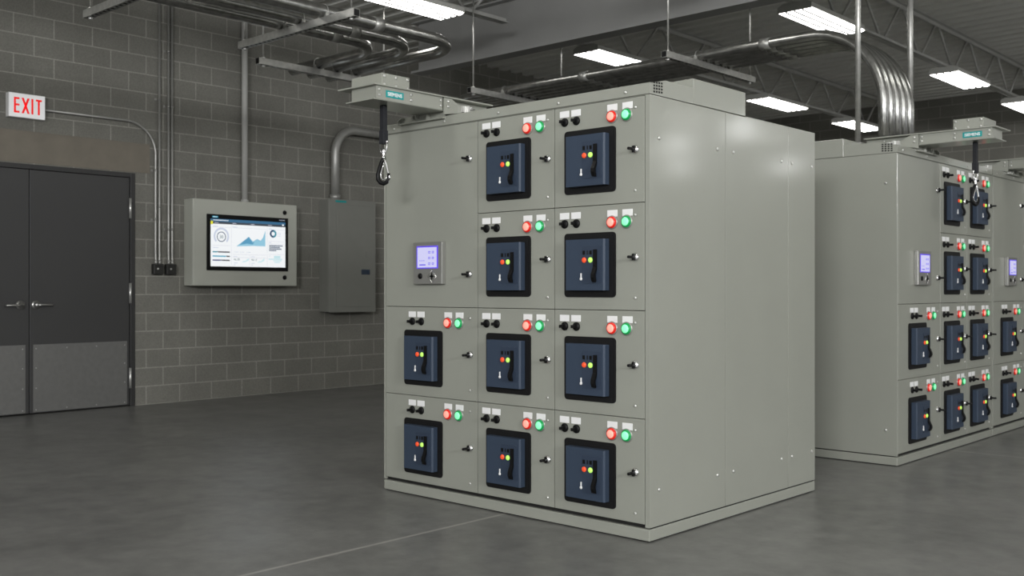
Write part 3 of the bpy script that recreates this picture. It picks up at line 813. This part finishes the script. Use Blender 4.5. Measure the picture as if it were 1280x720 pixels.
# wall conduits
def strap_clips(o, x, ys, r):
    for y, z in ys:
        part('strap_clip', lambda bm: (cyl(bm, (x, y, z-0.012), (x, y, z+0.012), r+0.003, 12), bx(bm, XW+0.0005, XW+0.004, y-r-0.028, y-r-0.002, z-0.012, z+0.012)), M['galv'], o)
def box(y, label):
    b = thing('junction_box', label, 'electrical box', (XW, y, 1.50), 0, 'junction boxes by the door')
    part('box_body', lambda bm: bbx(bm, 0.0005, 0.06, -0.06, 0.06, -0.06, 0.06, 0.008), M['jbox'], b)
    part('cover_plate', lambda bm: bbx(bm, 0.0605, 0.066, -0.055, 0.055, -0.055, 0.055, 0.003), M['jbox'], b)
    part('cover_screw', lambda bm: lathe(bm, (0.066, -0.012, 0.005), (1,0,0), [(-0.001,0.012),(0.006,0.010),(0.008,0.001)], 10), M['screw'], b)
box(1.487, 'dark cast box on the wall, nearer the doors of the two'); box(1.644, 'dark cast box on the wall, nearer the screen of the two')
XR1 = XW + 0.035
r0 = 0.0125
def wallpipe(y, ztop, label, cl):
    o = part('conduit', lambda bm: (tube(bm, [(XW+0.033, y+0.004, 1.558), (XW+0.033, y+0.003, 1.60), (XR1, y, 1.70), (XR1, y, ztop)], r0, 10), cyl(bm, (XW+0.033, y+0.004, 1.556), (XW+0.033, y+0.004, 1.60), 0.017, 10)), M['emt_small'])
    tag(o, label, 'conduit', 'thin conduits on the wall by the doors')
    strap_clips(o, XR1, [(y, z) for z in cl], r0)
wallpipe(1.508, ZC-0.002, 'thin straight wall conduit, just right of the one bent to the exit sign', (2.2, 3.4))
wallpipe(1.618, ZC-0.002, 'thin wall conduit, left one of the close pair above the right junction box', (1.95, 3.33, 3.95))
wallpipe(1.662, ZC-0.002, 'thin wall conduit, right one of the close pair above the right junction box', (1.95, 3.33))
def exitpipe(bm):
    P = [(XW+0.033, 1.466, 1.558), (XW+0.033, 1.466, 1.60), (XR1, 1.462, 1.70), (XR1, 1.462, 2.76)]
    P += elbow((XR1, 1.462, 3.115), (0,0,1), (0,-1,0), 0.34, 16) + [(XR1, 0.233, 3.115)]
    tube(bm, P, r0, 10)
    cyl(bm, (XW+0.033, 1.466, 1.556), (XW+0.033, 1.466, 1.60), 0.017, 10)
o = part('conduit', exitpipe, M['emt_small']); tag(o, 'thin wall conduit bending over to the exit sign', 'conduit', 'thin conduits on the wall by the doors')
strap_clips(o, XR1, [(1.462, 2.05), (1.462, 2.6)], r0)
XH = XW + 0.1
o = part('conduit', lambda bm: (cyl(bm, (XH, 2.562, 2.308), (XH, 2.562, ZC-0.002), 0.036, 16), cyl(bm, (XH, 2.562, 2.3065), (XH, 2.562, 2.34), 0.046, 16)), M['steelpaint'])
tag(o, 'grey pipe rising from the screen enclosure to the roof', 'conduit')
def panpipe(bm):
    P = [(XH, 3.90, 2.44)] + elbow((XH, 3.90, 3.345), (0,0,1), (0,1,0), 0.33, 16) + [(XH, 6.2, 3.345)]
    tube(bm, P, 0.055, 16)
    cyl(bm, (XH, 3.90, 2.4295), (XH, 3.90, 2.49), 0.07, 16)
o = part('conduit', panpipe, M['emt_small']); tag(o, 'fat metal conduit arching from the breaker panel towards the nearest cabinet', 'conduit')

# ------------------------------------------------------------------ trapeze hangers and overhead conduits
SZ = 0.056
def trapeze(p, q, ztop, label, conduit_at=(), cr=0.05):
    p, q = Vector(p), Vector(q); d = (q-p).normalized(); e = Vector((-d.y, d.x, 0)); L = (q-p).length
    t = thing('trapeze_hanger', label, 'pipe hanger', p, math.atan2(d.y, d.x), 'pipe hangers under the roof')
    h = SZ/2; w = 0.004
    def chan(bm):
        bx(bm, 0, L, -h, -h+w, 0, SZ); bx(bm, 0, L, h-w, h, 0, SZ); bx(bm, 0, L, -h+w, h-w, SZ-w, SZ)
        # slotted bottom
        bx(bm, 0, L, -h+w, -h+0.013, 0, w); bx(bm, 0, L, h-0.013, h-w, 0, w)
        x = 0.0
        while x < L:
            bx(bm, x, min(L, x+0.02), -h+0.013, h-0.013, 0, w); x += 0.06
    part('strut_channel', chan, M['galv'], t)
    part('end_shade', lambda bm: bx(bm, -0.001, 0.012, -h+w, h-w, w, SZ-w), M['black'], t)  # black block painted in for the shaded inside of the tube end
    part('end_shade', lambda bm: bx(bm, L-0.012, L+0.001, -h+w, h-w, w, SZ-w), M['black'], t)
    part('slot_shade', lambda bm: bx(bm, 0.013, L-0.013, -h+w+0.001, h-w-0.001, w+0.006, w+0.01), M['black'], t)  # black strip, gives the slots the channel's inner shade
    for x in (0.06, L-0.06):
        r = part('threaded_rod', lambda bm: cyl(bm, (x, 0, -0.02), (x, 0, ztop-p.z), 0.0085, 8), M['galv'], t)
        part('nut', lambda bm: cyl(bm, (x, 0, -0.017), (x, 0, -0.001), 0.017, 6), M['screw'], r)
        part('nut', lambda bm: cyl(bm, (x, 0, SZ+0.001), (x, 0, SZ+0.013), 0.017, 6), M['screw'], r)
    for c in conduit_at:
        def clamp(bm):
            tube(bm, [(c+s_, 0, SZ) if k == 0 else (c+math.cos(k)*(cr+0.004), 0, SZ+cr+math.sin(k)*(cr+0.004)) for s_, k in [(0, -0.9+ (PI+1.8)*i/14) for i in range(15)]], 0.004, 6)
            bx(bm, c-cr*0.75-0.012, c-cr*0.62+0.004, -0.016, 0.016, SZ, SZ+0.035); bx(bm, c+cr*0.62-0.004, c+cr*0.75+0.012, -0.016, 0.016, SZ, SZ+0.035)
        part('pipe_clamp', clamp, M['galv'], t)
ZT = 3.25; CR = 0.05; ZP = ZT + SZ + CR + 0.001
LX = [-3.78, -3.545, -3.25]; LY = [1.50, 1.71, 1.93]
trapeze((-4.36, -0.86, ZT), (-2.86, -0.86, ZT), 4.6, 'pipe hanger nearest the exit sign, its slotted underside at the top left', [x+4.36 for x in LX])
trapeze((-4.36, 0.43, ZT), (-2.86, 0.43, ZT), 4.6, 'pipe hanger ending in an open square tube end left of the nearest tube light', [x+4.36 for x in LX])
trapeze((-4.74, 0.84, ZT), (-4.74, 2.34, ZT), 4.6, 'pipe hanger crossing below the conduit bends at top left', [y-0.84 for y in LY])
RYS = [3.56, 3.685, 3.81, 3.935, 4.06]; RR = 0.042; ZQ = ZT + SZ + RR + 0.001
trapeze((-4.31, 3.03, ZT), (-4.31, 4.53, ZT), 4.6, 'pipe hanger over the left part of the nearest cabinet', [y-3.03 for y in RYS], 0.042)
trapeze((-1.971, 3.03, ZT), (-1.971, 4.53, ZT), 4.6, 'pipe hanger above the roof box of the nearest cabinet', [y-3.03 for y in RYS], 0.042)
for i, (x, y) in enumerate(zip(LX, LY)):
    def f(bm):
        P = [(x, -5.0, ZP)] + elbow((x, y, ZP), (0,1,0), (-1,0,0), 0.42) + [(-5.15, y, ZP)]
        tube(bm, P, CR, 16)
    o = part('conduit', f, M['emt'])
    tag(o, ['metal conduit at top left, the innermost of the three bends', 'metal conduit at top left, the middle of the three bends', 'metal conduit at top left, the outermost of the three bends'][i], 'conduit', 'bent conduits at the top left')
    for yy in (-2.2, 0.9):
        part('coupling', lambda bm: cyl(bm, (x, yy, ZP), (x, yy+0.09, ZP), CR+0.006, 16), M['galv'], o)
XD = -0.29
for i, y in enumerate(RYS):
    def g(bm, y=y, k=i):
        xl = -5.2 - 0.125*k
        P = [(xl, 6.6, ZQ)] + elbow((xl, y, ZQ), (0,-1,0), (1,0,0), 0.40) + elbow((XD, y, ZQ), (1,0,0), (0,0,-1), 0.62, 20) + [(XD, y, 2.353)]
        tube(bm, P, RR, 16)
    o = part('conduit', g, M['emt'])
    tag(o, ['metal conduit dropping onto the rear cabinet, leftmost of the bundle', 'metal conduit dropping onto the rear cabinet, second from left in the bundle', 'metal conduit dropping onto the rear cabinet, middle one of the bundle', 'metal conduit dropping onto the rear cabinet, second from right in the bundle', 'metal conduit dropping onto the rear cabinet, rightmost of the bundle'][i], 'conduit', 'conduit bundle onto the rear cabinet')
    for xx in (-3.3, -1.35):
        part('coupling', lambda bm: cyl(bm, (xx, y, ZQ), (xx+0.09, y, ZQ), RR+0.006, 16), M['galv'], o)
    part('hub', lambda bm: cyl(bm, (XD, y, 2.3525), (XD, y, 2.39), RR+0.010, 16), M['galv'], o)
o = part('support_pole', lambda bm: (cyl(bm, (-0.425, 3.40, 2.4025), (-0.425, 3.40, ZC-0.001), 0.022, 16), cyl(bm, (-0.425, 3.40, 2.4022), (-0.425, 3.40, 2.41), 0.05, 16)), M['galv'])
tag(o, 'thin pale pole standing behind the rear hoist beam, left of the conduit bundle', 'pole')
o = part('support_pole', lambda bm: (cyl(bm, (-0.42, 4.42, 2.4025), (-0.42, 4.42, ZC-0.001), 0.024, 16), cyl(bm, (-0.42, 4.42, 2.4022), (-0.42, 4.42, 2.41), 0.05, 16)), M['galv'])
tag(o, 'second pole, hidden below behind the conduit bundle, rising above its bend', 'pole')

# ------------------------------------------------------------------ light
w = bpy.data.worlds.new('hall_ambient'); S.world = w; w.use_nodes = True
bg = w.node_tree.nodes['Background']; bg.inputs[0].default_value = (0.97, 0.98, 1.0, 1); bg.inputs[1].default_value = 0.72
ld = bpy.data.lights.new('unseen_area_light', 'AREA'); ld.shape = 'RECTANGLE'; ld.size = 2.6; ld.size_y = 1.2; ld.energy = 660  # unseen key light, placed from the strap shadow; no window modelled
lo = bpy.data.objects.new('unseen_area_light', ld); COL.objects.link(lo)
lo.location = (5.0, -10.6, 3.7)
lo.rotation_euler = (Vector((-1.8, 1.0, 1.1)) - lo.location).to_track_quat('-Z', 'Y').to_euler()

def added_area_light(loc, aim, w_, h_, e):  # area light added without a window, to lift faces turned right
    l = bpy.data.lights.new('unseen_area_light', 'AREA'); l.shape = 'RECTANGLE'; l.size = w_; l.size_y = h_; l.energy = e
    o = bpy.data.objects.new('unseen_area_light', l); COL.objects.link(o); o.location = loc
    o.rotation_euler = (Vector(aim) - o.location).to_track_quat('-Z', 'Y').to_euler()
added_area_light((10.8, -4.5, 3.6), (0.0, 3.0, 1.1), 2.6, 1.2, 560)
# added fixtureless point lights right of frame; their glow shows in the cabinet side
for x, y in ((3.3, 6.6), (4.6, 7.2), (3.2, 9.6), (4.7, 10.4), (6.0, 9.4)):
    l = bpy.data.lights.new('added_glow_light', 'POINT'); l.shadow_soft_size = 0.15; l.energy = 10
    o = bpy.data.objects.new('added_glow_light', l); COL.objects.link(o); o.location = (x, y, 3.2)

# ------------------------------------------------------------------ camera
cd = bpy.data.cameras.new('camera'); cam = bpy.data.objects.new('camera', cd); COL.objects.link(cam)
cam.location = (2.9984, -4.2858, 1.28)
cam.rotation_euler = (PI/2, 0, math.radians(42.5862))
cd.sensor_width = 36; cd.lens = 1286.8/1280*36; cd.shift_y = 1.3/1280
cd.clip_start = 0.05
cd.dof.use_dof = True; cd.dof.focus_distance = 5.6; cd.dof.aperture_fstop = 3.6
S.camera = cam
S.view_settings.view_transform = 'Standard'; S.view_settings.look = 'None'
S.view_settings.exposure = 0.0; S.view_settings.gamma = 1.0; S.view_settings.use_curve_mapping = False
S.cycles.use_denoising = True
S.cycles.sample_clamp_indirect = 4.0
S.cycles.caustics_reflective = False; S.cycles.caustics_refractive = False
S.cycles.denoising_input_passes = 'RGB_ALBEDO_NORMAL'
S.cycles.max_bounces = 8; S.cycles.diffuse_bounces = 5
